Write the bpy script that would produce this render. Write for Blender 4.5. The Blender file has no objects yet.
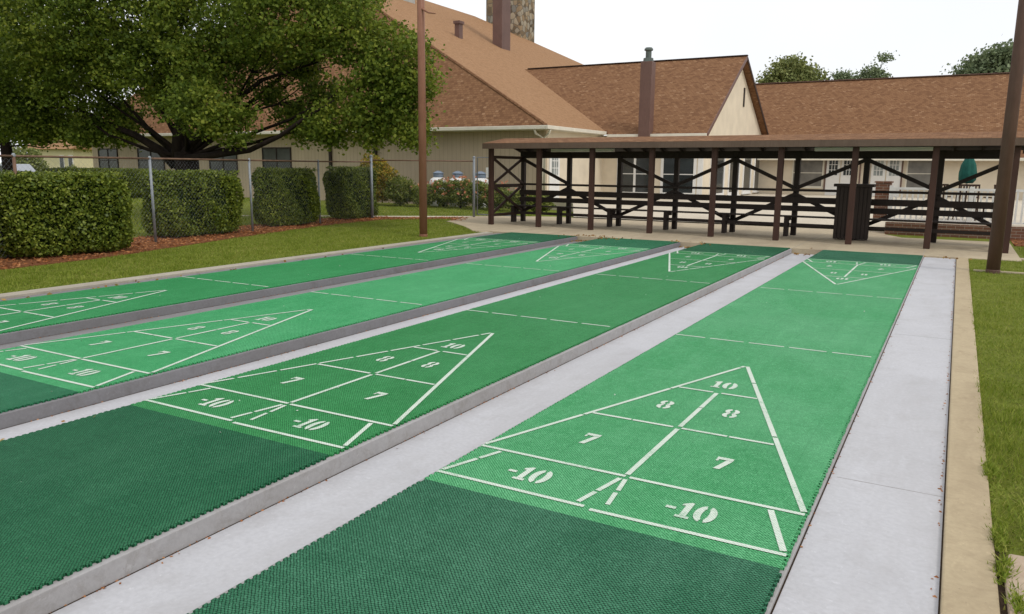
import bpy, math, random
import numpy as np
from mathutils import Vector, Matrix
FT = 0.3048                      # all layout below is in feet, converted when meshes are made
random.seed(7); rng = np.random.default_rng(11)
scene = bpy.context.scene
col = scene.collection

# ------------------------------------------------------------------ camera
f_px, yaw, pitch, roll = 772.122, 0.518, 0.179, 0.009
Cm = Vector((7.607, -4.185, 5.348))
fw = Vector((-math.sin(yaw)*math.cos(pitch), math.cos(yaw)*math.cos(pitch), -math.sin(pitch)))
rt = Vector((math.cos(yaw), math.sin(yaw), 0)); upv = rt.cross(fw)
R_ = rt*math.cos(roll) + upv*math.sin(roll); U_ = -rt*math.sin(roll) + upv*math.cos(roll)
cam = bpy.data.objects.new('camera', bpy.data.cameras.new('camera')); col.objects.link(cam)
m = Matrix((R_, U_, -fw)).transposed().to_4x4(); m.translation = Cm*FT
cam.matrix_world = m
cam.data.sensor_width = 36; cam.data.lens = 36*f_px/1024
cam.data.clip_start = 0.05; cam.data.clip_end = 5000
scene.camera = cam

# ------------------------------------------------------------------ light: bright overcast
SUN_EL, SUN_AZ = math.radians(52), math.radians(112)      # azimuth clockwise from +Y
world = bpy.data.worlds.new('World'); scene.world = world; world.use_nodes = True
nt = world.node_tree; nt.nodes.clear()
out = nt.nodes.new('ShaderNodeOutputWorld'); bg = nt.nodes.new('ShaderNodeBackground')
sky = nt.nodes.new('ShaderNodeTexSky'); sky.sky_type = 'NISHITA'; sky.sun_disc = False
sky.sun_elevation = SUN_EL; sky.sun_rotation = SUN_AZ; sky.dust_density = 4; sky.air_density = 1.0
tcw = nt.nodes.new('ShaderNodeTexCoord'); nz = nt.nodes.new('ShaderNodeTexNoise')
nz.inputs['Scale'].default_value = 2.2; nz.inputs['Detail'].default_value = 4
rampw = nt.nodes.new('ShaderNodeValToRGB')
rampw.color_ramp.elements[0].position = .3; rampw.color_ramp.elements[0].color = (.88,.90,.94,1)
rampw.color_ramp.elements[1].position = .7; rampw.color_ramp.elements[1].color = (1,1,1,1)
vm = nt.nodes.new('ShaderNodeVectorMath'); vm.operation = 'SCALE'; vm.inputs[3].default_value = 10.5   # cloud radiance
mixw = nt.nodes.new('ShaderNodeMixRGB'); mixw.inputs[0].default_value = .86
nt.links.new(tcw.outputs['Generated'], nz.inputs['Vector']); nt.links.new(nz.outputs['Fac'], rampw.inputs[0])
nt.links.new(rampw.outputs[0], vm.inputs[0])
nt.links.new(sky.outputs[0], mixw.inputs[1]); nt.links.new(vm.outputs[0], mixw.inputs[2])
nt.links.new(mixw.outputs[0], bg.inputs[0]); bg.inputs[1].default_value = 0.115
nt.links.new(bg.outputs[0], out.inputs[0])
sl = bpy.data.lights.new('sun', 'SUN'); sl.energy = 1.2; sl.angle = math.radians(11); sl.color = (1, .96, .9)
sun = bpy.data.objects.new('sun', sl); col.objects.link(sun)
sd = Vector((math.sin(SUN_AZ)*math.cos(SUN_EL), math.cos(SUN_AZ)*math.cos(SUN_EL), math.sin(SUN_EL)))
sun.rotation_euler = sd.to_track_quat('Z', 'Y').to_euler(); sun.location = (0, 0, 30)
scene.view_settings.view_transform = 'Standard'; scene.view_settings.look = 'None'
scene.view_settings.exposure = 0.0; scene.view_settings.gamma = 1.0
scene.render.engine = 'CYCLES'; scene.cycles.max_bounces = 6

# ------------------------------------------------------------------ mesh helpers
class MB:
    def __init__(s): s.v = []; s.f = []
    def add(s, vs, fs):
        n = len(s.v); s.v.extend([tuple(p) for p in vs]); s.f.extend([tuple(n+i for i in q) for q in fs])
    def pbox(s, p, a, b, c):
        p, a, b, c = map(Vector, (p, a, b, c))
        if a.cross(b).dot(c) < 0: a, b = b, a
        s.add([p, p+a, p+a+b, p+b, p+c, p+a+c, p+a+b+c, p+b+c],
              [(0,3,2,1),(4,5,6,7),(0,1,5,4),(1,2,6,5),(2,3,7,6),(3,0,4,7)])
        return s
    def box(s, x0, x1, y0, y1, z0, z1): return s.pbox((x0,y0,z0), (x1-x0,0,0), (0,y1-y0,0), (0,0,z1-z0))
    def beam(s, p, q, w, h, up=(0,0,1)):          # rectangular bar between two points, w across, h along 'up'
        p, q = Vector(p), Vector(q); d = (q-p); u = Vector(up)
        a = d.normalized().cross(u)
        if a.length < 1e-4: a = d.normalized().cross(Vector((0,1,0)))
        a.normalize(); b = a.cross(d.normalized()).normalized()
        return s.pbox(p - a*w/2 - b*h/2, a*w, b*h, d)
    def tube(s, pts, rad, n=8, cap=True):
        pts = [Vector(p) for p in pts]
        if not hasattr(rad, '__len__'): rad = [rad]*len(pts)
        base = len(s.v); prev = None
        for i, p in enumerate(pts):
            d = (pts[min(i+1, len(pts)-1)] - pts[max(i-1, 0)]).normalized()
            a = prev - d*prev.dot(d) if prev is not None else d.cross(Vector((0,0,1)) if abs(d.z) < .9 else Vector((1,0,0)))
            a.normalize(); prev = a; b = d.cross(a)
            for k in range(n):
                t = 2*math.pi*k/n; s.v.append(tuple(p + (a*math.cos(t)+b*math.sin(t))*rad[i]))
        for i in range(len(pts)-1):
            for k in range(n):
                j = (k+1) % n; o = base+i*n
                s.f.append((o+k, o+j, o+n+j, o+n+k))
        if cap:
            s.f.append(tuple(base+k for k in reversed(range(n)))); s.f.append(tuple(base+(len(pts)-1)*n+k for k in range(n)))
        return s
    def lathe(s, c, prof, n=16):                  # prof = [(r,z)...] from bottom up
        return s.tube([(c[0], c[1], c[2]+z+1e-4*i) for i, (r, z) in enumerate(prof)], [max(r, 1e-3) for r, z in prof], n)
    def prism(s, poly, z0, z1):
        n = len(poly); A = [(x, y, z0) for x, y in poly]; B = [(x, y, z1) for x, y in poly]
        s.add(A+B, [tuple(reversed(range(n))), tuple(range(n, 2*n))] + [(i, (i+1) % n, n+(i+1) % n, n+i) for i in range(n)])
        return s
    def quad(s, *p): s.add(p, [tuple(range(len(p)))]); return s
    def build(s, name, mat, parent=None, smooth=False, bevel=0, uv=True):
        vs = np.array(s.v, float)
        if parent is not None: org = np.array(parent['_o'])
        else: org = np.array([(vs[:,0].min()+vs[:,0].max())/2, (vs[:,1].min()+vs[:,1].max())/2, vs[:,2].min()])
        me = bpy.data.meshes.new(name); me.from_pydata(((vs-org)*FT).tolist(), [], s.f); me.update()
        if uv and len(s.f) < 20000:
            ul = me.uv_layers.new(name='UVMap')
            for poly in me.polygons:
                n = poly.normal
                t = Vector((0,0,1)).cross(n)
                t = Vector((1,0,0)) if t.length < 1e-3 else t.normalized()
                b = n.cross(t)
                for li in poly.loop_indices:
                    co = me.vertices[me.loops[li].vertex_index].co
                    ul.data[li].uv = (co.dot(t), co.dot(b))
        if smooth: me.polygons.foreach_set('use_smooth', [True]*len(me.polygons))
        me.materials.append(mat)
        o = bpy.data.objects.new(name, me); col.objects.link(o); o['_o'] = org.tolist()
        if parent is not None: o.parent = parent
        else: o.location = (org*FT).tolist()
        if bevel:
            bm_ = o.modifiers.new('bevel', 'BEVEL'); bm_.width = bevel*FT; bm_.segments = 2; bm_.limit_method = 'ANGLE'
        return o
def tag(o, label, cat, group=None):
    o['label'] = label; o['category'] = cat
    if group: o['group'] = group
    return o
def thing(name, loc, label, cat, group=None):
    o = bpy.data.objects.new(name, None); col.objects.link(o); o.empty_display_size = .1
    o.location = Vector(loc)*FT; o['_o'] = list(loc); return tag(o, label, cat, group)
def struct(o, kind='structure'): o['kind'] = kind; return o
def raw(name, V, F, mat, org, parent=None, smooth=False):     # big numpy meshes; V (n,3), F (m,k)
    V = (np.asarray(V)-np.asarray(org))*FT; k = F.shape[1]
    me = bpy.data.meshes.new(name); me.vertices.add(len(V)); me.vertices.foreach_set('co', V.ravel())
    me.loops.add(F.size); me.loops.foreach_set('vertex_index', F.ravel().astype(np.int32))
    me.polygons.add(len(F)); me.polygons.foreach_set('loop_start', np.arange(0, F.size, k, dtype=np.int32))
    me.update(calc_edges=True); me.materials.append(mat)
    if smooth: me.polygons.foreach_set('use_smooth', [True]*len(F))
    o = bpy.data.objects.new(name, me); col.objects.link(o); o['_o'] = list(map(float, org))
    if parent is not None: o.parent = parent
    else: o.location = (np.asarray(org)*FT).tolist()
    return o

# ------------------------------------------------------------------ materials
class N:
    def __init__(s, name, rough=.8, spec=.3, metal=0):
        s.m = bpy.data.materials.new(name); s.m.use_nodes = True; s.t = s.m.node_tree
        s.b = s.t.nodes['Principled BSDF']; s.b.inputs['Roughness'].default_value = rough
        s.b.inputs['Specular IOR Level'].default_value = spec; s.b.inputs['Metallic'].default_value = metal
        s.tc = s.t.nodes.new('ShaderNodeTexCoord')
    def new(s, k, **kw):
        n = s.t.nodes.new(k)
        for a, b in kw.items(): setattr(n, a, b)
        return n
    def L(s, a, b): s.t.links.new(a, b)
    def noise(s, scale, detail=4, rough=.6, vec='Object', stretch=None, dist=0):
        n = s.new('ShaderNodeTexNoise'); n.inputs['Scale'].default_value = scale; n.inputs['Detail'].default_value = detail
        n.inputs['Roughness'].default_value = rough; n.inputs['Distortion'].default_value = dist
        v = s.tc.outputs[vec]
        if stretch:
            mp = s.new('ShaderNodeMapping'); mp.inputs['Scale'].default_value = stretch; s.L(v, mp.inputs[0]); v = mp.outputs[0]
        s.L(v, n.inputs['Vector']); return n.outputs['Fac']
    def ramp(s, fac, stops):
        r = s.new('ShaderNodeValToRGB'); e = r.color_ramp.elements
        while len(e) < len(stops): e.new(.5)
        for i, (p, c) in enumerate(stops): e[i].position = p; e[i].color = (*c, 1) if hasattr(c, '__len__') else (c, c, c, 1)
        s.L(fac, r.inputs[0]); return r.outputs[0]
    def mix(s, fac, a, b, mode='MIX'):
        n = s.new('ShaderNodeMixRGB', blend_type=mode)
        for i, x in enumerate((fac, a, b)):
            if isinstance(x, (int, float)): n.inputs[i].default_value = x if i == 0 else (x, x, x, 1)
            elif isinstance(x, tuple): n.inputs[i].default_value = (*x, 1)
            else: s.L(x, n.inputs[i])
        return n.outputs[0]
    def math(s, op, a, b=0.0, c=0.0):
        n = s.new('ShaderNodeMath', operation=op)
        for i, x in enumerate((a, b, c)):
            if isinstance(x, (int, float)): n.inputs[i].default_value = x
            else: s.L(x, n.inputs[i])
        return n.outputs[0]
    def color(s, c):
        if isinstance(c, tuple): s.b.inputs['Base Color'].default_value = (*c, 1)
        else: s.L(c, s.b.inputs['Base Color'])
        return s
    def bump(s, h, strength=.3, dist=.01):
        n = s.new('ShaderNodeBump'); n.inputs['Strength'].default_value = strength; n.inputs['Distance'].default_value = dist
        s.L(h, n.inputs['Height']); s.L(n.outputs[0], s.b.inputs['Normal']); return s
def simple(name, c, var=.15, scale=8, rough=.7, spec=.3, metal=0, bump=.1, stretch=None):
    n = N(name, rough, spec, metal); a = tuple(x*(1-var) for x in c); b = tuple(min(1, x*(1+var)) for x in c)
    no = n.noise(scale, 6, stretch=stretch); n.color(n.ramp(no, [(.3, a), (.7, b)]))
    if bump: n.bump(no, bump, .01)
    return n.m
M = {}
def mat_plastic(name, c, worn, hole):
    n = N(name, .6, .1)
    sx = n.new('ShaderNodeSeparateXYZ'); n.L(n.tc.outputs['Object'], sx.inputs[0])
    k = 2*math.pi/(.085*FT)/1.414
    wob = n.math('MULTIPLY', n.math('SUBTRACT', n.noise(45, 2, .5), .5), 2.6)
    u = n.math('MULTIPLY', n.math('ADD', sx.outputs[0], sx.outputs[1]), k); v = n.math('MULTIPLY', n.math('SUBTRACT', sx.outputs[0], sx.outputs[1]), k)
    lat = n.math('MULTIPLY', n.math('SINE', n.math('ADD', u, wob)), n.math('SINE', n.math('SUBTRACT', v, wob)))
    hm = n.ramp(n.math('ADD', n.math('MULTIPLY', n.math('ABSOLUTE', lat), 1.5), .0), [(.14, 0.0), (.62, 1.0)])
    speck = n.noise(110, 2, .6); rub = n.noise(1.7, 8, .75, stretch=(1.6,.5,1), dist=.4)
    # one-foot interlocking tiles
    def seam(o):
        fr = n.math('FRACT', n.math('MULTIPLY', o, 1/FT)); return n.math('LESS_THAN', n.math('ABSOLUTE', n.math('SUBTRACT', fr, .5)), .018)
    sm = n.math('MAXIMUM', seam(sx.outputs[0]), seam(sx.outputs[1]))
    # each tile slightly different
    sn = n.new('ShaderNodeVectorMath', operation='SNAP'); n.L(n.tc.outputs['Object'], sn.inputs[0]); sn.inputs[1].default_value = (FT, FT, 9)
    wn = n.new('ShaderNodeTexWhiteNoise', noise_dimensions='2D'); n.L(sn.outputs[0], wn.inputs[0])
    patch = n.noise(.5, 5, .65); fine = n.noise(14, 5, .7)
    base = n.mix(n.ramp(patch, [(.35, 0.0), (.68, 1.0)]), c, worn)
    base = n.mix(n.math('MULTIPLY', wn.outputs[0], .16), base, tuple(x*.8 for x in c))
    base = n.mix(n.ramp(rub, [(.5, 0.0), (.72, .45)]), base, tuple(min(1, x*1.25+.02) for x in worn))
    base = n.mix(n.ramp(n.noise(.8, 6, .7), [(.52, 0.0), (.75, .4)]), base, tuple(x*.72 for x in c))
    base = n.mix(n.ramp(fine, [(.45, 0.0), (.75, .35)]), base, tuple(min(1, x*1.35+.01) for x in worn))
    base = n.mix(n.math('MULTIPLY', sm, .13), base, hole)
    base = n.mix(hm, hole, base)
    base = n.mix(n.ramp(speck, [(.56, 0.0), (.72, .5)]), base, tuple(min(1, x*1.5+.03) for x in worn))
    n.color(base); n.bump(n.math('ADD', hm, n.math('MULTIPLY', fine, .3)), .5, .004); return n.m
def mat_concrete(name, c, dirt, rough=.85, spots=0.0, sc=1.0):
    n = N(name, rough, .25)
    a = n.noise(.9*sc, 8, .7); b = n.noise(40, 3, .6); st = n.noise(2.6*sc, 10, .75, dist=.6)
    base = n.mix(n.ramp(a, [(.3, 0.0), (.75, 1.0)]), c, tuple(x*.86 for x in c))
    base = n.mix(n.ramp(st, [(.5, 0.0), (.78, .8)]), base, dirt)
    base = n.mix(n.ramp(b, [(.35, .22), (.6, 0.0)]), base, tuple(x*.6 for x in c))
    if spots:
        vo = n.new('ShaderNodeTexVoronoi'); vo.inputs['Scale'].default_value = 22; n.L(n.tc.outputs['Object'], vo.inputs['Vector'])
        base = n.mix(n.math('MULTIPLY', n.ramp(vo.outputs['Distance'], [(.04, 1.0), (.10, 0.0)]), spots), base, (.2, .16, .12))
    fl = n.noise(26, 4, .8); base = n.mix(n.ramp(fl, [(.60, 0.0), (.70, .5)]), base, tuple(min(.8, x*1.25) for x in c))
    w_ = n.noise(.35, 6, .7, stretch=(3, .6, 1)); base = n.mix(n.ramp(w_, [(.48, 0.0), (.62, .35), (.66, .1)]), base, dirt)
    n.color(base); n.bump(n.math('ADD', b, a), .35, .004); return n.m
def mat_shingle(name, c1, c2, c3):
    n = N(name, .95, .1)
    br = n.new('ShaderNodeTexBrick'); br.offset = .5; n.L(n.tc.outputs['UV'], br.inputs['Vector'])
    br.inputs['Color1'].default_value = (0,0,0,1); br.inputs['Color2'].default_value = (1,1,1,1); br.inputs['Mortar'].default_value = (.5,.5,.5,1)
    br.inputs['Scale'].default_value = 1; br.inputs['Brick Width'].default_value = .17; br.inputs['Row Height'].default_value = .125
    br.inputs['Mortar Size'].default_value = .012; br.inputs['Mortar Smooth'].default_value = .3; br.inputs['Bias'].default_value = -.1
    a = n.noise(.35, 6, .6); g = n.noise(60, 3, .7)
    cc = n.ramp(br.outputs['Color'], [(.0, c2), (.45, c1), (.8, c1), (1.0, c3)])
    cc = n.mix(n.ramp(br.outputs['Fac'], [(.0, 0.0), (1.0, .6)]), cc, tuple(x*.4 for x in c1))
    cc = n.mix(n.ramp(a, [(.35, 0.0), (.75, .22)]), cc, c2); cc = n.mix(n.ramp(g, [(.4, .25), (.65, 0.0)]), cc, tuple(x*.5 for x in c2))
    n.color(cc); n.bump(br.outputs['Fac'], -.6, .02); return n.m
def mat_siding(name, c):
    n = N(name, .75, .2); sx = n.new('ShaderNodeSeparateXYZ'); n.L(n.tc.outputs['UV'], sx.inputs[0])
    fr = n.math('FRACT', n.math('MULTIPLY', sx.outputs[0], 1/.22)); gr = n.math('LESS_THAN', fr, .1)
    a = n.noise(1.2, 6, .7, stretch=(1, 1, .25))
    cc = n.mix(n.ramp(a, [(.3, 0.0), (.75, 1.0)]), c, tuple(x*.82 for x in c)); cc = n.mix(n.math('MULTIPLY', gr, .45), cc, tuple(x*.45 for x in c))
    n.color(cc); n.bump(n.math('SUBTRACT', 1, gr), .6, .01); return n.m
def mat_wood(name, c, worn, rough=.7):
    n = N(name, rough, .3); a = n.noise(3, 8, .7, stretch=(6, 6, 1)); b = n.noise(1.1, 5, .6)
    cc = n.mix(n.ramp(a, [(.3, 0.0), (.75, .7)]), c, worn); cc = n.mix(n.ramp(b, [(.45, 0.0), (.7, .45)]), cc, tuple(x*.55 for x in c))
    n.color(cc); n.bump(a, .25, .01); return n.m
def mat_leaf(name, stops, rough=.55, trans=.25, rnd=.6):
    n = N(name, rough, .2); ge = n.new('ShaderNodeNewGeometry'); oi = n.noise(.55, 3, .6)
    f = n.math('ADD', n.math('MULTIPLY', ge.outputs['Random Per Island'], rnd), n.math('MULTIPLY', oi, 1.05-rnd))
    cc = n.ramp(f, stops); n.color(cc)
    tr = n.new('ShaderNodeBsdfTranslucent'); n.L(cc, tr.inputs[0]); mx = n.new('ShaderNodeMixShader'); mx.inputs[0].default_value = trans
    n.L(n.b.outputs[0], mx.inputs[1]); n.L(tr.outputs[0], mx.inputs[2]); o = n.t.nodes['Material Output']; n.L(mx.outputs[0], o.inputs[0]); return n.m
def mat_glass(name, c, rough=.12):
    n = N(name, rough, .6); a = n.noise(1.5, 3, .5); n.color(n.ramp(a, [(.3, tuple(x*.6 for x in c)), (.7, tuple(x*1.4 for x in c))])); return n.m

MATCOL = [((.060,.335,.118),(.135,.43,.205),(.008,.10,.036)), ((.030,.225,.062),(.055,.285,.098),(.007,.08,.025)),
          ((.050,.335,.118),(.10,.42,.18),(.010,.12,.042)), ((.030,.25,.075),(.055,.315,.11),(.008,.10,.034))]
DARKCOL = [((.018,.125,.058),(.06,.20,.115),(.002,.022,.011)), ((.011,.108,.045),(.027,.145,.066),(.002,.028,.012)),
           ((.020,.15,.066),(.036,.19,.09),(.005,.045,.022)), ((.013,.12,.050),(.023,.145,.066),(.004,.036,.017))]
def line_mat():
    n = N('line_paint', .65, .2); a = n.noise(60, 4, .7); b = n.noise(3, 6, .7)
    sx = n.new('ShaderNodeSeparateXYZ'); n.L(n.tc.outputs['Object'], sx.inputs[0]); k = 2*math.pi/(.085*FT)/1.414
    u = n.math('MULTIPLY', n.math('ADD', sx.outputs[0], sx.outputs[1]), k); v = n.math('MULTIPLY', n.math('SUBTRACT', sx.outputs[0], sx.outputs[1]), k)
    hm = n.ramp(n.math('ABSOLUTE', n.math('MULTIPLY', n.math('SINE', u), n.math('SINE', v))), [(.03, 1.0), (.22, 0.0)])
    f = n.math('ADD', n.math('MULTIPLY', a, .5), n.math('MULTIPLY', b, .55))
    pc = n.ramp(f, [(.42, (.68,.72,.65)), (.58, (.54,.62,.53)), (.68, (.16,.36,.2))])
    n.color(n.mix(n.math('MULTIPLY', hm, .7), pc, (.06,.22,.10))); n.bump(a, .5, .004); return n.m
M['line'] = line_mat()
M['gutter'] = mat_concrete('painted_gutter', (.50,.50,.52), (.36,.35,.35), .75, 0)
M['gutter_old'] = mat_concrete('bare_gutter', (.24,.235,.24), (.14,.13,.12), .85, 0, 2)
M['slab'] = mat_concrete('slab_concrete', (.37,.36,.36), (.20,.18,.155), .85, .3, 2.5)
M['slab_old'] = mat_concrete('old_slab_concrete', (.22,.215,.225), (.12,.11,.10), .85, 0, 2)
M['kerb'] = mat_concrete('kerb_concrete', (.45,.365,.235), (.28,.215,.135), .9, .5, 2)
M['kerb_grey'] = mat_concrete('weathered_kerb', (.42,.38,.31), (.26,.23,.19), .9, .4, 2)
M['pad'] = mat_concrete('pad_concrete', (.48,.40,.275), (.27,.21,.15), .9, .4, .5)
M['patio'] = mat_concrete('patio_concrete', (.60,.53,.42), (.45,.39,.30), .9, 0, .5)
M['shingle'] = mat_shingle('roof_shingle', (.255,.135,.07), (.17,.085,.045), (.44,.28,.165))
M['shingle_flat'] = mat_shingle('roof_shingle_light', (.37,.215,.115), (.31,.175,.09), (.43,.265,.15))
M['siding'] = mat_siding('beige_siding', (.50,.405,.285))
M['cream'] = simple('cream_panel', (.68,.595,.46), .08, 1.5, .7)
M['trim'] = simple('white_trim', (.66,.62,.52), .08, 3, .5)
M['white'] = simple('white_paint', (.74,.73,.70), .06, 3, .45)
M['brown'] = mat_wood('dark_brown_wood', (.035,.018,.012), (.065,.034,.022))
M['redbrown'] = mat_wood('red_brown_wood', (.048,.022,.015), (.08,.038,.026))
M['black'] = mat_wood('weathered_dark_wood', (.022,.015,.012), (.04,.026,.018))
M['pole'] = mat_wood('brown_painted_pole', (.23,.095,.055), (.30,.15,.095), .5)
M['pole2'] = mat_wood('dark_painted_pole', (.10,.052,.038), (.15,.085,.065), .6)
M['galv'] = simple('galvanised_steel', (.25,.27,.29), .15, 12, .5, .4, .2)
M['rusty'] = simple('rusty_steel', (.17,.10,.065), .3, 9, .7, .3, .2)
M['pane'] = mat_glass('dark_glass', (.025,.03,.032)); M['pane_mid'] = mat_glass('curtained_glass', (.15,.14,.12), .3); M['pane_dim'] = mat_glass('dim_glass', (.045,.048,.042), .25)
M['pane_light'] = mat_glass('pale_glass', (.30,.33,.32), .25)
M['flue'] = mat_wood('brown_metal_flue', (.13,.072,.058), (.18,.105,.085), .5)
M['flue_side'] = simple('metal_cap', (.10,.12,.11), .2, 8, .5)
M['bark'] = simple('bark', (.018,.013,.010), .4, 9, .95, .1, 0, .8, (1,1,.3))
M['tan_glove'] = simple('grey_box', (.4,.4,.38))
def stone():
    n = N('stone_masonry', .9, .2); vo = n.new('ShaderNodeTexVoronoi'); vo.inputs['Scale'].default_value = 2.6
    n.L(n.tc.outputs['Object'], vo.inputs['Vector']); v2 = n.new('ShaderNodeTexVoronoi', feature='DISTANCE_TO_EDGE'); v2.inputs['Scale'].default_value = 2.6
    n.L(n.tc.outputs['Object'], v2.inputs['Vector']); bw = n.new('ShaderNodeSeparateColor'); n.L(vo.outputs['Color'], bw.inputs[0])
    cc = n.ramp(bw.outputs[0], [(.0,(.10,.075,.05)),(.4,(.28,.20,.12)),(.7,(.40,.34,.25)),(1,(.20,.19,.17))])
    n.color(n.mix(n.ramp(v2.outputs['Distance'], [(.02, 1.0), (.07, 0.0)]), cc, (.13,.11,.085))); n.bump(v2.outputs['Distance'], .6, .05); return n.m
M['stone'] = stone()
def brick():
    n = N('brick_masonry', .9, .2); br = n.new('ShaderNodeTexBrick'); n.L(n.tc.outputs['UV'], br.inputs['Vector'])
    br.inputs['Color1'].default_value = (.22,.105,.065,1); br.inputs['Color2'].default_value = (.16,.075,.05,1); br.inputs['Mortar'].default_value = (.3,.26,.21,1)
    br.inputs['Scale'].default_value = 1; br.inputs['Brick Width'].default_value = .2; br.inputs['Row Height'].default_value = .075; br.inputs['Mortar Size'].default_value = .006
    n.color(br.outputs['Color']); return n.m
M['brick'] = brick()
def soil(name, stops, sc=18):
    n = N(name, .95, .1); a = n.noise(sc, 8, .8); n.color(n.ramp(a, stops)); n.bump(a, 1, .04); return n.m
M['mulch'] = soil('bark_mulch', [(.3,(.05,.02,.012)),(.5,(.20,.08,.035)),(.65,(.33,.15,.07))])
M['mulch_chip'] = mat_leaf('mulch_chip', [(.1,(.12,.045,.02)),(.5,(.34,.13,.045)),(.9,(.50,.26,.12))], .9, 0)
M['lawn'] = soil('lawn_ground', [(.28,(.10,.085,.03)),(.42,(.12,.14,.022)),(.6,(.17,.20,.03)),(.75,(.25,.22,.06))], 5)
M['grass'] = mat_leaf('grass_blade', [(.1,(.09,.14,.012)),(.4,(.17,.235,.022)),(.7,(.27,.31,.045)),(.95,(.42,.36,.13))], .6, .3)
M['hedge'] = mat_leaf('hedge_leaf', [(.1,(.035,.062,.008)),(.45,(.105,.145,.017)),(.8,(.215,.25,.034)),(.97,(.32,.33,.07))], .4, .15)
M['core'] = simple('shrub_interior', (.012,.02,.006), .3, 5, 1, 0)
M['maple'] = mat_leaf('maple_leaf', [(.15,(.028,.055,.008)),(.42,(.085,.13,.015)),(.62,(.17,.22,.026)),(.84,(.33,.34,.05)),(1,(.38,.20,.03))], .6, .35, .36)
M['far_leaf'] = mat_leaf('distant_leaf', [(.1,(.11,.145,.05)),(.5,(.20,.23,.075)),(.9,(.32,.34,.13))], .6, .25)  # pale stops: distance haze is put into the leaf colour
M['far_leaf_blue'] = mat_leaf('distant_dark_leaf', [(.1,(.10,.14,.08)),(.5,(.18,.23,.12)),(.9,(.28,.33,.19))], .6, .25)  # darks lifted as well, haze painted into the treetops
M['shrub_y'] = mat_leaf('autumn_shrub_leaf', [(.1,(.07,.10,.014)),(.4,(.18,.19,.025)),(.65,(.40,.30,.04)),(.93,(.50,.22,.04))], .6, .25)
M['plant'] = mat_leaf('border_plant_leaf', [(.1,(.06,.095,.016)),(.5,(.16,.20,.035)),(.9,(.30,.30,.08))], .6, .25)
M['bloom'] = mat_leaf('orange_red_petal', [(.1,(.50,.13,.07)),(.6,(.66,.28,.16)),(1,(.70,.45,.25))], .6, .2)
M['litter'] = mat_leaf('dry_leaf', [(.1,(.12,.06,.02)),(.5,(.28,.15,.05)),(.9,(.42,.30,.10))], .9, .1)
M['tank'] = simple('tank_white', (.72,.72,.70), .05, 3, .35); M['tank_blue'] = simple('tank_collar_blue_grey', (.20,.25,.32), .1, 4, .5)
M['carpaint'] = simple('silver_car_paint', (.34,.36,.39), .03, 2, .3, .6, .3, 0); M['rubber'] = simple('black_rubber', (.02,.02,.02), .1, 4, .8)
M['greencloth'] = simple('green_canvas', (.012,.09,.07), .25, 6, .85); M['yellow'] = simple('pale_yellow_wall', (.62,.56,.34), .06, 2)
M['dirt'] = soil('bare_soil', [(.3,(.03,.02,.014)),(.7,(.12,.08,.05))])

# ------------------------------------------------------------------ foliage helper
def leaves(centers, size, flat=.0, aspect=.6, jitter=.4, up=0.0):
    n = len(centers); a = rng.normal(size=(n,3)); a[:,2] *= (1-flat); a /= np.linalg.norm(a, axis=1)[:,None]
    r = rng.normal(size=(n,3)); r[:,2] += up; b = np.cross(a, r); b /= np.linalg.norm(b, axis=1)[:,None]+1e-9
    s = size*(1+jitter*rng.uniform(-1, 1, n))[:,None]; c = np.asarray(centers)
    V = np.stack([c-a*s*.5, c+b*s*.5*aspect, c+a*s*.5, c-b*s*.5*aspect], 1).reshape(-1,3)
    F = np.arange(4*n).reshape(-1,4); return V, F
def blades(P, h, w, lean=.45):
    n = len(P); th = rng.uniform(0, 2*np.pi, n); hh = h*rng.uniform(.55, 1.25, n)
    d = np.stack([np.cos(th), np.sin(th), np.zeros(n)], 1)*(w/2); l = rng.normal(size=(n,3))*lean*h; l[:,2] = hh
    V = np.stack([P-d, P+d, P+l], 1).reshape(-1,3); return V, np.arange(3*n).reshape(-1,3)
def inpoly(P, poly):
    x, y = P[:,0], P[:,1]; c = np.zeros(len(P), bool); n = len(poly)
    for i in range(n):
        x1, y1 = poly[i]; x2, y2 = poly[i-1]
        if y1 != y2: c ^= ((y1 > y) != (y2 > y)) & (x < (x2-x1)*(y-y1)/(y2-y1)+x1)
    return c

# ------------------------------------------------------------------ ground, gutters, slabs, kerbs
GX0, GX1, GY0, GY1 = -26.5, 8.56, -14, 52.0
g = MB(); far = 6000; gz = -.06
xs = [-far, GX0+.05, GX1-.05, far]; ys = [-far, GY0, GY1+.3, far]
for i in range(3):
    for j in range(3):
        if i == 1 and j == 1: continue
        g.quad((xs[i],ys[j],gz),(xs[i+1],ys[j],gz),(xs[i+1],ys[j+1],gz),(xs[i],ys[j+1],gz))
struct(g.build('ground', M['lawn']))
OFF = [0, 8.18, 16.13, 24.58]; GD = -.37; GR = -.11; SLABT = -.045
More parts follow.
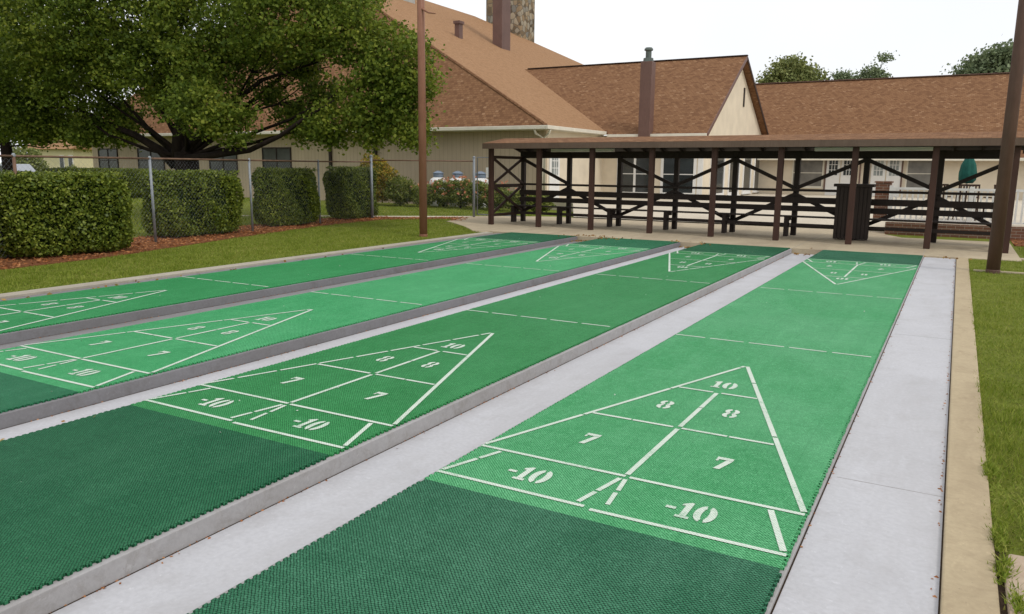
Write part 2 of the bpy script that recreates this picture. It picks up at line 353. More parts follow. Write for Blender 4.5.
# gutter floors between the raised slabs
struct(MB().quad((6.0,GY0,GR),(8.0,GY0,GR),(8.0,GY1,GR),(6.0,GY1,GR)).build('gutter', M['gutter']))
struct(MB().quad((-2.3,GY0,GD),(.1,GY0,GD),(.1,GY1,GD),(-2.3,GY1,GD)).build('gutter', M['gutter']))
struct(MB().quad((-10.2,GY0,GD),(-8.1,GY0,GD),(-8.1,GY1,GD),(-10.2,GY1,GD)).build('gutter', M['gutter']))
struct(MB().quad((-18.6,GY0,GD),(-16.1,GY0,GD),(-16.1,GY1,GD),(-18.6,GY1,GD)).build('gutter', M['gutter_old']))
struct(MB().quad((-26.6,GY0,GD),(-24.5,GY0,GD),(-24.5,GY1,GD),(-26.6,GY1,GD)).build('gutter', M['gutter_old']))
for i, o in enumerate(OFF):
    s = MB().box(-o-.08, (6.13 if i else 6.075)-o, GY0, GY1+.02, GD-.1, SLABT)
    struct(s.build('court_slab', M['slab'] if i < 2 else M['slab_old'], bevel=.012))
# thin joint cracks across the painted right gutter
s = MB()
for y in (10.2, 24.6): s.box(6.2, 7.88, y, y+.02, GR-.01, GR+.003)
struct(s.build('gutter_joint', M['slab']))
s = MB()
for xx, zz in ((6.075, GR), (6.13-8.18, GD), (6.13-16.13, GD), (6.13-24.58, GD)): s.box(xx, xx+.022, GY0, 51.9, zz-.01, zz+.004)
s.box(7.893, 7.915, GY0, 51.9, GR-.01, GR+.004)
struct(s.build('dirt_line', M['dirt']))
V = []
for xx, zz, n_ in ((6.09, GR, 260), (6.13-8.18, GD, 900), (6.13-16.13, GD, 900), (6.13-24.58, GD, 700), (7.86, GR, 260)):
    yy = rng.uniform(0, 51.5, n_); yy = yy[np.sin(yy*1.9+xx)+np.sin(yy*.7) > rng.normal(-.2,.7,n_)]
    V.append(np.column_stack([xx+rng.exponential(.022, len(yy))*(1 if xx < 7 else -1), yy, np.full(len(yy), zz+.008)]))
c = np.concatenate(V); GRIT = c
k = MB(); k.box(7.915, 8.56, GY0, 51.9, GD-.1, .0); struct(k.build('kerb', M['kerb'], bevel=.03))
k = MB(); k.box(-26.5, -25.75, GY0, 51.0, GD-.1, .0); struct(k.build('kerb', M['kerb_grey'], bevel=.03))
k = MB(); k.box(-25.75, -24.7, GY0, 51.9, GD-.1, -.12); struct(k.build('kerb_apron', M['slab_old'], bevel=.02))
# pavilion pad, path, patio
pad = [(-26.6,52.0),(11.4,52.0),(11.4,66.2),(4,66.2),(2.5,69),(2.4,72.4),(-27.5,72.4),(-31,73),(-37.5,69.5),(-38.9,68.2),(-37.2,62.5),(-36.4,59.6),(-33.8,57.6),(-30,53.8),(-27.6,51.0),(-26.45,51.0)]
struct(MB().prism(pad, GD-.1, 0.0).build('pavement', M['pad'], bevel=.02))
s = MB().prism([(11.4,53.0),(30,53.2),(30,54.2),(11.4,54.0)], -.3, -.005); struct(s.build('path', M['pad']))
s = MB().prism([(-37.2,66.6),(-38.6,68.8),(-47.3,62.5),(-60,54),(-59.6,53.2),(-46.6,61.6)], -.3, -.02); struct(s.build('path', M['patio']))
s = MB(); s.add([(-28.5,72.5,.1),(2.5,72.5,.1),(2.5,84,.99),(-34,84,.99)], [(0,1,2,3)]); struct(s.build('ramp', M['patio']))  # made-up slope: a lit top shows in place of a shaded patio face
s = MB().prism([(-34,84),(2.5,84),(2.5,70.3),(34,70.3),(34,144),(-24,144),(-24,106),(-41,106),(-41,88)], -.3, 1.0); struct(s.build('patio', M['patio']))
s = MB()
for y in (57.0, 61.5, 66): s.box(-35, 11.3, y, y+.04, .0, .004)
for x in (-26, -18, -10, -2, 6): s.box(x, x+.04, 52.1, 66, .0045, .0085)
struct(s.build('pavement_joint', M['kerb_grey']))
# mulch beds
bed = [(-33.4,8),(-34.4,16.2),(-35.4,23.7),(-39.2,36),(-42.3,48.2),(-43.4,58.6),(-40.5,61.5),(-46,62),(-49.5,59),(-48.5,48),(-46.2,38),(-44,26),(-43.5,8)]
struct(MB().prism(bed, -.2, -.02).build('mulch_bed', M['mulch']))
bed2 = [(-42.6,58.6),(-38.2,63.3),(-36.6,60.6),(-35.6,61.2),(-37.6,66.3),(-39.5,65.6),(-45,61)]
struct(MB().prism(bed2, -.2, -.012).build('mulch_bed', M['mulch']))
bed3 = [(11.6,63.5),(40,63.5),(40,70.2),(11.6,70.2)]
struct(MB().prism(bed3, -.2, -.02).build('mulch_bed', M['mulch']))
def scatter(poly, dens):
    P = np.array(poly); lo, hi = P.min(0), P.max(0); n = int((hi-lo).prod()*dens)
    q = lo+(hi-lo)*rng.random((n,2)); return q[inpoly(q, poly)]
struct(MB().box(8.565,8.7,3,8.3,-.1,-.045).build('soil_gap', M['dirt']))
V = []; q = np.concatenate([scatter(bed, 14), scatter(bed2, 14), scatter(bed3, 5)]); c = np.column_stack([q, rng.uniform(0, .05, len(q))])
V, F = leaves(c, .22, .75, .35); struct(raw('mulch_chips', V, F, M['mulch_chip'], c.mean(0)), 'stuff')

V, F = leaves(GRIT, .05, .9, .7); struct(raw('grit', V, F, M['mulch_chip'], GRIT.mean(0)), 'stuff')
# lawns: individual blades
def lawn(name, poly, dens, h, w, falloff=None, clump=True):
    q = scatter(poly, dens)
    if falloff is not None:
        d = np.hypot(q[:,0]-Cm.x, q[:,1]-Cm.y); q = q[rng.random(len(q)) < np.clip((falloff/d)**1.2, .12, 1)]
    c = np.column_stack([q, np.full(len(q), gz-.01)]); V, F = blades(c, h, w)
    k_ = np.repeat(.75+.5*(np.sin(c[:,0]*1.7+2*np.sin(c[:,1]*.9))*np.sin(c[:,1]*1.3+c[:,0]*.4)+rng.normal(0,.25,len(c))).clip(-.6,1.2), 3); V[:,2] = gz+(V[:,2]-gz)*k_
    struct(raw(name, V, F, M['grass'], c.mean(0)), 'stuff')
lawn('grass', [(8.50,8.6),(8.62,8.6),(8.66,51),(8.52,51)], 700, .15, .025, 14)
lawn('grass', [(8.6,8.4),(10.4,8.4),(18,40),(30,53),(8.7,51.9),(8.58,8.4)], 520, .13, .022, 16)
lawn('grass', [(-26.55,6),(-26.55,51.2),(-27.9,51.2),(-30.3,54),(-34,57.9),(-36.4,59.7),(-38.2,63.3),(-43.3,58.6),(-42.1,48.2),(-39.0,36),(-35.2,23.7),(-34.2,16.2),(-33.4,6)], 170, .15, .04, 45)
lawn('grass', [(11.7,54.3),(28,54.3),(28,63.4),(11.7,63.4)], 120, .15, .04)
lawn('grass', [(-48,50),(-60,54.5),(-47.5,63),(-39,69.5),(-33,71.5),(-38,84),(-62,84),(-72,70)], 40, .2, .06)
lawn('grass', [(-45,5),(-48.6,40),(-50,58),(-60,53),(-75,66),(-90,84),(-170,84),(-170,5)], 7, .3, .12)

# ------------------------------------------------------------------ shuffleboard courts
def ring(cx, cy, rx, ry, t, a0, a1, n=10):
    A = [(cx+rx*math.cos(a0+(a1-a0)*i/n), cy+ry*math.sin(a0+(a1-a0)*i/n)) for i in range(n+1)]
    B = [(cx+(rx-t)*math.cos(a0+(a1-a0)*i/n), cy+(ry-t*.7)*math.sin(a0+(a1-a0)*i/n)) for i in range(n+1)]
    return [[A[i], A[i+1], B[i+1], B[i]] for i in range(n)]
def glyph(ch):           # stencil digits in a cell 0..0.62 by 0..1
    if ch == '-': return [[(.02,.42),(.36,.42),(.36,.56),(.02,.56)]], .46
    if ch == '1': return [[(.14,.14),(.36,.14),(.36,1),(.26,1),(.02,.84),(.02,.74),(.14,.76)], [(.02,0),(.48,0),(.48,.13),(.02,.13)]], .56
    if ch == '7': return [[(.0,.80),(.62,.80),(.62,1),(.0,1)], [(.38,.78),(.62,.78),(.36,0),(.12,0)], [(0,.66),(.1,.66),(.1,.79),(0,.79)]], .7
    g_ = .16
    if ch == '0': return ring(.35,.5,.33,.5,.25,-math.pi/2+g_,math.pi/2-g_)+ring(.29,.5,.33,.5,.25,math.pi/2+g_,3*math.pi/2-g_), .72
    if ch == '8':
        o = []
        for cy, r in ((.73,.27),(.26,.28)):
            o += ring(.335,cy,.30,r,.21,-math.pi/2+g_,math.pi/2-g_)+ring(.285,cy,.30,r,.21,math.pi/2+g_,3*math.pi/2-g_)
        return o, .7
def number(text, x, y, h, wx, flip, o, z, parent):
    cells = [glyph(c) for c in text]; W = sum(w for _, w in cells)*h*wx; mb = MB(); cx = -W/2
    for polys, w in cells:
        for p in polys:
            pts = []
            for a, b in p:
                X = cx + a*h*wx; Y = (b-.5)*h
                if flip: X, Y = -X, -Y
                pts.append((X+x-o, Y+y))
            area = sum(pts[i-1][0]*pts[i][1]-pts[i][0]*pts[i-1][1] for i in range(len(pts)))
            if area < 0: pts = pts[::-1]
            mb.add([(px_, py_, z) for px_, py_ in pts], [tuple(range(len(pts)))])
        cx += w*h*wx
    return mb.build('number', M['line'], parent)
def stripe(mb, p, q, w, z, dash=None, gap=.1, ph=0):
    p, q = Vector((*p, 0)), Vector((*q, 0)); L = (q-p).length; d = (q-p)/L; n_ = Vector((-d.y, d.x, 0))*w/2
    segs = [(0, L)]
    if dash:
        segs = []; t = -ph
        while t < L:
            a, b = max(t, 0), min(t+dash, L)
            if b-a > .05: segs.append((a, b))
            t += dash+gap
    for a, b in segs:
        A, B = p+d*a, p+d*b
        mb.add([(A.x-n_.x, A.y-n_.y, z),(B.x-n_.x, B.y-n_.y, z),(B.x+n_.x, B.y+n_.y, z),(A.x+n_.x, A.y+n_.y, z)], [(0,1,2,3)])
COURT_LABELS = ['nearest green shuffleboard court, rightmost, between the two wide white painted gutters',
                'dark green shuffleboard court just left of the nearest one, second from the right',
                'bright green shuffleboard court third from the right, with a grey gutter on both sides',
                'green shuffleboard court farthest left, beside the kerb and the grass strip']
for i, o in enumerate(OFF):
    c = thing('shuffleboard_court', (3-o, 26, SLABT), COURT_LABELS[i], 'shuffleboard court', 'shuffleboard courts side by side')
    x0, x1 = .04-o, 5.99-o; W = .09
    mp = mat_plastic('green_tile_%s' % 'abcd'[i], *MATCOL[i]); md = mat_plastic('dark_green_tile_%s' % 'abcd'[i], *DARKCOL[i])
    def mat_piece(name, ya, yb, mt):
        mb = MB(); mb.box(x0, x1, ya, yb, SLABT, 0); y = ya+.04
        while y < yb-.09:
            for xx, s_ in ((x1, 1), (x0, -1)):
                pr_ = .05*rng.uniform(.75,1.1); a, b = (xx, xx+pr_) if s_ > 0 else (xx-pr_, xx)
                mb.box(a, b, y, y+.07, SLABT+.003, -.004)
            y += .1333
        return mb.build(name, mt, c)
    mat_piece('standing_area', 0, 6.1, md); mat_piece('playing_surface', 6.1, 45.9, mp); mat_piece('standing_area', 45.9, 52, md)
    z = .011
    for far_ in (0, 1):
        T = (lambda X, Y: (6-X-o, 52-Y)) if far_ else (lambda X, Y: (X-o, Y))
        mb = MB()
        dl = [None, 1.05, None, 1.3][i]
        stripe(mb, T(.02,6.5), T(2.88,6.5), W, z); stripe(mb, T(3.0,6.44), T(6.0,6.5), W, z)
        stripe(mb, T(.02,8), T(3.0,8), W, z); stripe(mb, T(3.08,7.98), T(6.0,8), W, z)
        stripe(mb, T(.06,6.6), T(.5,7.9), W, z, 0.8, .05); stripe(mb, T(5.94,6.6), T(5.5,7.9), W*1.1, z)
        stripe(mb, T(2.95,7.86), T(2.72,6.62), W, z, .7, .06); stripe(mb, T(3.05,7.86), T(3.12,7.35), W*.9, z); stripe(mb, T(3.12,7.25), T(3.18,6.75), W*.9, z)
        stripe(mb, T(.03,8.1), T(2.96,16.94), W, z, dl if dl else 3.1, .1 if dl else .05, .3)
        stripe(mb, T(5.97,8.1), T(3.04,16.94), W*1.15, z, 4.0 if i == 0 else None, .07, .5)
        stripe(mb, T(1.05,11), T(2.92,11), W, z, .9, .03); stripe(mb, T(3.06,11), T(4.93,11), W, z, .95, .04)
        stripe(mb, T(2.05,14), T(2.9,14), W, z); stripe(mb, T(3.1,14), T(3.95,14), W, z)
        stripe(mb, T(3,8.08), T(3,10.92), W*1.1, z); stripe(mb, T(3,11.08), T(3,13.95), W*1.1, z, 1.5, .04)
        dgm = mb.build('scoring_diagram', M['line'], c)
        zn = z
        for t, X, Y, h in (('-10',1.5,7.2,.62),('-10',4.42,7.2,.62),('7',1.68,9.42,.62),('7',4.33,9.48,.62),('8',2.25,12.42,.62),('8',3.72,12.54,.62),('10',3.0,14.75,.62)):
            XX, YY = (6-X, 52-Y) if far_ else (X, Y)
            number(t, XX, YY, h, .78, bool(far_), o, zn, dgm)
        mb = MB(); stripe(mb, T(.03,20), T(5.97,20), W, z, 1.06, .16, .1); mb.build('dead_line', M['line'], c)

# ------------------------------------------------------------------ poles
def pole(x, y, h, r, label, mat, arm):
    p = thing('light_pole', (x, y, 0), label, 'pole', 'tall round poles beside the courts')
    MB().tube([(x,y,-.1),(x,y,h*.5),(x,y,h)], [r, r*.93, r*.86], 16).build('shaft', mat, p, True)
    MB().lathe((x,y,-.06), [(r*1.06,0),(r*1.05,.16),(r*1.0,.2)], 16).build('collar', mat, p)
    if arm: MB().tube([(x+.1,y-.1,16.9),(x+.9,y-.3,16.5),(x+1.6,y-.4,16.35)], [.09,.06,.04], 8).build('bracket', mat, p)
    return p
pole(-28.4, 44.9, 24, .31, 'tall brown pole standing in the grass strip left of the courts', M['pole'], True)
pole(9.65, 44.8, 24, .33, 'tall dark brown pole on the right lawn beside the right kerb', M['pole2'], False)
s = MB().box(8.75, 11.1, 45.0, 45.25, -.05, .03).build('footing_strip', M['pad']); tag(s, 'narrow concrete strip in the lawn at the foot of the right pole', 'concrete strip')
tag(MB().prism([(8.72,8.15),(11.5,8.5),(11.6,3),(8.66,3),(8.64,7.6)], -.3, .03).build('paving_block', mat_concrete('stained_block', (.46,.37,.27), (.28,.17,.12), .9, .5, 3), bevel=.03),
    'stained concrete block at the bottom right corner beside the kerb', 'paving block')

# ------------------------------------------------------------------ pavilion
PX = [-30.45, -25.25, -19.95, -14.45, -9.2, -4.1, 1.1, 6.2, 10.85]; FY, BY = 57.7, 63.5
PVC = Vector((-9.9, 60.6, 0)); PVA = -.045
pv = thing('shelter', (-9.9, 60.6, 0), 'long open dark brown wooden shelter with low shingled roof behind the courts', 'shelter')
def P(name, mb, mt, **k): return mb.build(name, mt, pv, **k)
RX0, RX1 = -30.95, 11.3
rf = MB(); th = .12
for (ya, za, yb, zb) in ((57.0,7.4,60.6,7.95),(60.6,7.95,64.3,6.95)):
    rf.pbox((RX0,ya,za), (RX1-RX0,0,0), (0,yb-ya,zb-za), (0,0,th))
P('roof', rf, M['shingle'])
dk = MB()
for (ya, za, yb, zb) in ((57.05,7.33,60.6,7.88),(60.6,7.88,64.25,6.88)): dk.pbox((RX0+.05,ya,za), (RX1-RX0-.1,0,0), (0,yb-ya,zb-za), (0,0,.06))
P('roof_deck', dk, M['black'])
P('fascia', MB().box(RX0,RX1,56.94,57.06,7.02,7.5), mat_wood('fascia_wood', (.12,.078,.055), (.17,.12,.09)))
for x in (RX0+.03, RX1-.03):
    P('barge_board', MB().beam((x,57.0,7.28),(x,60.6,7.84),.1,.42).beam((x,60.6,7.84),(x,64.3,6.84),.1,.42), M['brown'])
P('front_beam', MB().box(RX0+.2,RX1-.2,FY-.12,FY+.12,7.03,7.36), M['black'])
P('back_beam', MB().box(RX0+.2,RX1-.2,BY-.14,BY+.14,6.25,6.88), M['black'])
for x in np.arange(RX0+1.2, RX1, 1.75):
    P('rafter', MB().beam((x,57.1,7.2),(x,60.6,7.74),.13,.28).beam((x,60.6,7.74),(x,64.2,6.75),.13,.28), M['black'])
for x in PX:
    P('post', MB().box(x-.2,x+.2,FY-.2,FY+.2,0,7.2), M['redbrown'], bevel=.02)
    P('post', MB().box(x-.2,x+.2,BY-.2,BY+.2,0,6.8), M['black'], bevel=.02)
# back diagonals: tops and feet on even posts, middles on odd posts
for i in range(8):
    a, b = PX[i], PX[i+1]; yb = BY-.27
    (e, od) = (a, b) if i % 2 == 0 else (b, a)
    if i != 1: P('brace', MB().beam((e,yb,6.2),(od,yb,3.85),.12,.3), M['black'])
    P('brace', MB().beam((od,yb-.02,3.4),(e,yb-.02,.95),.12,.3), M['black'])
yb = BY-.42
for n_, z0, z1, t_ in (('rail',3.62,3.82,.12),('backrest_board',2.66,3.16,.14),('backrest_board',2.02,2.46,.14)):
    for i in range(0, 8):
        a, b = PX[i], PX[i+1]
        P(n_, MB().box(a-.02 if i else a-.1, b-.03 if i < 7 else b+.1, yb-t_+rng.uniform(-.01,.01), yb, z0, z1), M['black'])
for i in range(8):
    a, b = PX[i], PX[i+1]
    P('bench_seat', MB().box(a+.02, b-.02, 62.0, 62.98, 1.56, 1.67), M['black'])
    P('stretcher', MB().box(a+.02, b-.02, 62.1, 62.25, .82, 1.08), M['black'])
for x in PX:
    P('bench_leg', MB().box(x-.45,x-.15,61.9,62.5,0,1.6), M['black'])
    P('bench_leg', MB().box(x-.4,x-.2,62.5,63.3,1.25,1.6), M['black'])
for x in (PX[0], PX[-1]):
    for za, zb in ((6.35,6.2),(3.7,3.5),(.95,.8)): P('rail', MB().box(x-.06,x+.06,FY+.2,BY-.2,min(za,zb)-.06,za+.06), M['brown'])
    for z0, z1 in ((1.0,3.6),(3.7,6.2)):
        P('brace', MB().beam((x-.03,FY+.15,z0),(x-.03,BY-.15,z1),.1,.26), M['brown'])
        P('brace', MB().beam((x+.08,FY+.15,z1),(x+.08,BY-.15,z0),.1,.26), M['brown'])
def turn(o):                       # the shelter and what hangs or stands in it are set slightly askew to the courts
    v = Vector(o['_o'])-PVC; c_, s_ = math.cos(PVA), math.sin(PVA)
    o.location = (PVC+Vector((v.x*c_-v.y*s_, v.x*s_+v.y*c_, v.z)))*FT; o.rotation_euler.z = PVA
turn(pv)
for (a, b, w) in ((-25.9,-19.6,'left'),(-2.4,5.9,'right')):
    lt = thing('strip_light', ((a+b)/2,61.2,6.88), 'long white strip light hanging under the %s part of the shelter roof' % w, 'light fixture', 'strip lights under the shelter roof')
    MB().box(a,b,60.9,61.5,6.80,7.08).build('housing', M['white'], lt, bevel=.03)
    for x in (a+.8, b-.8): MB().tube([(x,61.2,7.05),(x,61.2,7.75)], .03, 6).build('hanger', M['black'], lt)
    turn(lt)
cb = thing('storage_cabinet', (.75,61.7,0), 'tall dark brown wooden slatted cabinet with a wider lid standing in the shelter', 'cabinet')
b_ = MB().box(-.6,1.85,60.9,61.95,.1,4.1)
b_.build('body', M['black'], cb, bevel=.02)
for x in np.arange(-.57, 1.7, .28): MB().box(x, x+.22, 60.84, 60.9, .08, 4.07).build('slat', M['black'], cb)
MB().box(-.8,2.05,60.7,62.05,4.1,4.32).build('lid', M['black'], cb, bevel=.02)

# ------------------------------------------------------------------ chain link fence
fp = [(-33.9,-2),(-36.3,9.5),(-38.7,20.3),(-40.63,30.2),(-42.49,40.5),(-44.07,50),(-45.3,59.0),(-37.76,66.9)]
fn = thing('chain_link_fence', (-40.63,30.2,0), 'chain link fence with galvanised posts and rusty top rail along the hedges', 'fence')
for i, (x, y) in enumerate(fp):
    big = i >= 6; h = 6.35 if big else 5.75; r = .14 if big else .09
    o_ = MB().tube([(x,y,-.1),(x,y,h)], r, 12).build('post', M['rusty'] if i < 3 else M['galv'], fn, True)
    if i == 2: o_['label'] = 'rusty brown fence post'
    MB().lathe((x,y,h), [(r*1.2,-.05),(r*1.15,.06),(r*.5,.14)], 12).build('cap', M['galv'], fn)
def link(p, q, h, parent):
    p, q = Vector((*p,0)), Vector((*q,0)); d = q-p; L = d.length; d /= L; n_ = Vector((-d.y,d.x,0)); w = .0022; st = .33
    t = -h; A = []
    while t < L:
        for sgn in (1, -1):
            a, b = t, t+h; z0, z1 = (.1, h) if sgn > 0 else (h, .1)
            if a < 0: z0 += (z1-z0)*(-a)/h*1.0; a = 0
            if b > L: z1 = z0+(z1-z0)*(L-a)/(b-a); b = L
            if b-a > .05: A.append((p+d*a+n_*.01*sgn+Vector((0,0,z0)), p+d*b+n_*.01*sgn+Vector((0,0,z1))))
        t += st
    mb = MB()
    for a, b in A: mb.beam(a, b, w*1.6, w*1.6)
    mb.build('wire_mesh', M['galv'], parent, uv=False)
for i in range(len(fp)-1):
    a, b = fp[i], fp[i+1]; h0 = 5.72 if i < 6 else 5.95
    MB().tube([(*a,h0),(*b,h0+(.05 if i == 5 else 0))], .065, 8).build('top_rail', M['rusty'], fn, True)
    link(a, b, 5.6, fn)
gt = thing('gate', (-34.4,67,0), 'grey chain link gate panel between the last fence post and the shelter', 'gate')
MB().tube([(-37.4,67,.3),(-37.4,67,6.35),(-31.6,67.1,6.35),(-31.6,67.1,.3),(-37.4,67,.3)], .07, 8).build('frame', M['galv'], gt, True)
link((-37.3,67.0), (-31.7,67.1), 6.2, gt)

# ------------------------------------------------------------------ hedges
def hedge(x0, x1, y0, y1, h, label, skew=(0,0)):
    t = thing('hedge', ((x0+x1)/2,(y0+y1)/2,0), label, 'hedge', 'clipped hedges along the fence')
    cx, cy, cz = (x0+x1)/2, (y0+y1)/2, h/2+.1; hx, hy, hz = (x1-x0)/2, (y1-y0)/2, h/2
    def surf(n, k, shrink=1.0):
        d = rng.normal(size=(n,3)); a = np.abs(d)/np.array([hx,hy,hz])
        # superellipsoid radius, exponent k; sample weighting towards faces
        p = rng.uniform(-1, 1, (n,3)); ax = rng.choice(3, n, p=np.array([hy*hz,hx*hz,hx*hy])/(hy*hz+hx*hz+hx*hy)); p[np.arange(n),ax] = rng.choice([-1,1], n)
        r = (np.abs(p)**k).sum(1)**(1/k); p = p/r[:,None]
        return p*np.array([hx,hy,hz])*shrink
    area = 2*(hx*hy+hy*hz+hx*hz)*4
    p = surf(int(area*150), 7); p *= (1+rng.normal(0,.018,(len(p),1))-np.abs(rng.normal(0,.03,(len(p),1))))
    w = np.sin(p[:,0]*2.1+1)*np.sin(p[:,1]*1.7)*np.sin(p[:,2]*2.4+.5); p *= (1+.02*w)[:,None]
    p[:,0] += skew[0]*p[:,1]/hy; c = p+np.array([cx,cy,cz])
    c += .16*np.stack([np.sin(c[:,1]*1.9+c[:,2]*1.3), np.sin(c[:,0]*2.3+c[:,2]), .8*np.sin(c[:,0]*1.7+c[:,1]*1.2)*(c[:,2] > h*.6)], 1)
    V, F = leaves(c, .2, .0, .7); raw('foliage', V, F, M['hedge'], t['_o'], t)
    sp = surf(int(area*3.2), 7, 1.0); sp[:,2] = hz*rng.uniform(.97,1.06,len(sp)); sp[:,0]=rng.uniform(-.93,.93,len(sp))*hx; sp[:,1]=rng.uniform(-.95,.95,len(sp))*hy
    sp[:,0] += skew[0]*sp[:,1]/hy; V, F = leaves(np.repeat(sp,5,0)+rng.normal(0,.07,(len(sp)*5,3))+np.array([cx,cy,cz]), .15); raw('shoots', V, F, M['hedge'], t['_o'], t)
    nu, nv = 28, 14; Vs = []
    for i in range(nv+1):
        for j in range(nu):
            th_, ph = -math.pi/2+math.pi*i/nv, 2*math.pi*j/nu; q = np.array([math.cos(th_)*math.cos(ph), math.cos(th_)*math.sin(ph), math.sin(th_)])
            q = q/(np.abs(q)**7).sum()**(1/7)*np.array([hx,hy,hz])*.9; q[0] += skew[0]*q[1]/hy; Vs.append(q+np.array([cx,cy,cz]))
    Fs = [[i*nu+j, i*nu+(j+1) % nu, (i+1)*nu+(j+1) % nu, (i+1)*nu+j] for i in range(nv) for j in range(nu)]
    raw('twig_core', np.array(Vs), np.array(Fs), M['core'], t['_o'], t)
    for k_ in range(3):
        yy = y0+(k_+.5)*(y1-y0)/3; MB().tube([(cx,yy,-.1),(cx,yy,.6)], [.12,.08], 6).build('stem', M['bark'], t)
hedge(-42.0,-37.0,19.0,26.2,4.55, 'largest clipped green hedge, nearest, at the left edge of the photo', (.45,0))
hedge(-45.2,-41.8,32.2,39.3,4.6, 'clipped green hedge second from the left, in front of the big tree trunk')
hedge(-46.9,-43.8,44.3,49.9,4.8, 'square clipped green hedge third from the left, between two fence posts')
hedge(-48.7,-45.6,55.4,60.6,4.95, 'farthest and smallest clipped green hedge, by the fence corner post')
hedge(-40.6,-36.2,8.5,17.6,4.5, 'clipped green hedge end just showing at the left edge before the largest hedge', (.45,0))
hedge(-130,-105,72,78,4.3, 'low dark hedge beyond the fence, under the big tree at left')

# ------------------------------------------------------------------ community building
bd = thing('community_building', (-60,110,0), 'large beige building with brown shingle roofs behind the courts', 'building')
def B(name, mb, mt, parent=None, **k): return mb.build(name, mt, parent or bd, **k)
E = 10.7
# main (left) wing walls
B('wall', MB().box(-139,-40,88,88.4,-.2,10.4), M['siding'])
B('wall', MB().box(-40.4,-40,88.4,107,-.2,10.4), M['cream'])
B('wall', MB().box(-139,-40.4,200,200.4,-.2,10.4).box(-139,-138.6,88.4,200,-.2,10.4), M['siding'])
def slopes(polys, th, name, mt):
    mb = MB()
    for p in polys:
        n = len(p); mb.add(list(p)+[(x,y,z-th) for x,y,z in p], [tuple(range(n)), tuple(reversed(range(n,2*n)))]+[(i, n+i, n+(i+1)%n, (i+1)%n) for i in range(n)])
    return B(name, mb, mt)
hx = [(-39,86,E),(-48.5,90.2,15.45),(-54.8,92.9,18.6),(-65.1,97.2,23.75),(-104.5,113.9,43.45)]
plane = lambda x: E+.5*(-39-x)
slopes([[hx[0],(-39,232,E),(-104.5,172,43.45),hx[4],hx[3],hx[2],hx[1]]], .3, 'roof', M['shingle_flat'])
fl = (-140,86,E)
slopes([[fl,hx[0],hx[1]],[fl,hx[1],hx[2]],[fl,hx[2],hx[3]],[fl,hx[3],hx[4]]], .3, 'roof', M['shingle'])
slopes([[(-104.5,113.9,43.45),(-104.5,172,43.45),(-140,232,E),(-140,86,E)]], .3, 'roof', M['shingle_flat'])
B('ridge_cap', MB().tube([hx[0],hx[1],hx[2],hx[3],hx[4]], .22, 6), M['shingle'])
B('soffit', MB().box(-140,-39.1,86.05,88,10.15,10.3), M['trim']); B('soffit', MB().box(-40,-39.05,88,105,10.15,10.3), M['trim'])
B('gutter', MB().box(-140,-39.0,85.55,86.0,10.2,10.68), M['trim'], bevel=.05)
B('gutter', MB().box(-38.95,-38.5,85.55,104.6,10.2,10.68), M['trim'], bevel=.05)
B('downspout', MB().tube([(-40.6,85.8,10.2),(-40.6,86.2,9.7),(-40.4,87.7,9.2),(-40.4,87.8,.5)], .16, 8), M['trim'], smooth=True)
B('downspout', MB().tube([(-38.7,86.6,10.2),(-39.0,86.8,9.7),(-39.8,87.2,9.2),(-39.8,87.4,.5)], .16, 8), M['trim'], smooth=True)
def window(p, du, nrm, w, z0, z1, pane, frame=M['white'], mull=1, bars=1, fwid=.22):
    p, du, nrm = Vector((*p,0)), Vector((*du,0)), Vector((*nrm,0)); fr = MB(); H = z1-z0
    def bar(a, b, c, d, out): fr.pbox(p+du*a+Vector((0,0,c)), du*(b-a), Vector((0,0,d-c)), nrm*out)
    bar(0,w,z1-fwid,z1,.16); bar(0,w,z0,z0+fwid,.16); bar(0,fwid,z0+fwid,z1-fwid,.16); bar(w-fwid,w,z0+fwid,z1-fwid,.16)
    for i in range(1, mull+1): bar(w*i/(mull+1)-fwid/2, w*i/(mull+1)+fwid/2, z0+fwid, z1-fwid, .14)
    for i in range(1, bars+1): bar(fwid, w-fwid, z0+H*i/(bars+1)-.06, z0+H*i/(bars+1)+.06, .11)
    o_ = fr.build('window', frame, bd)
    MB().pbox(p+du*.05+Vector((0,0,z0+.05)), du*(w-.1), Vector((0,0,H-.1)), nrm*.06).build('pane', pane, o_)
    if frame is M['white'] or frame is M['trim']: MB().pbox(p-du*.15+Vector((0,0,z0-.15)), du*(w+.3), Vector((0,0,.15)), nrm*.3).build('sill', frame, o_)
W_ = lambda x0, x1, z0, z1, pane, **k: window((x0,87.99), (1,0), (0,-1), x1-x0, z0, z1, pane, **k)
for a, b in ((-105.5,-98.5),(-92.5,-86),(-137,-131),(-125,-117.5)): W_(a, b, 3.7, 8.2, M['pane_dim'], frame=M['black'], mull=1, bars=1, fwid=.2)
for x in (-77.5, -68.5): B('downspout', MB().box(x-.2,x+.2,87.6,87.95,.3,10.3), M['black'])
# side wall door
dr = B('door', MB().box(-39.99,-39.85,88.9,91.9,1,8), M['white'])
B('pane', MB().box(-39.86,-39.8,89.5,91.3,4.4,7.2), M['pane_light'], dr); 
for z in (5.3, 6.25): B('glazing_bar', MB().box(-39.84,-39.76,89.5,91.3,z-.05,z+.05), M['white'], dr)
for y in (90.1, 90.7): B('glazing_bar', MB().box(-39.845,-39.765,y-.05,y+.05,4.4,7.2), M['white'], dr)
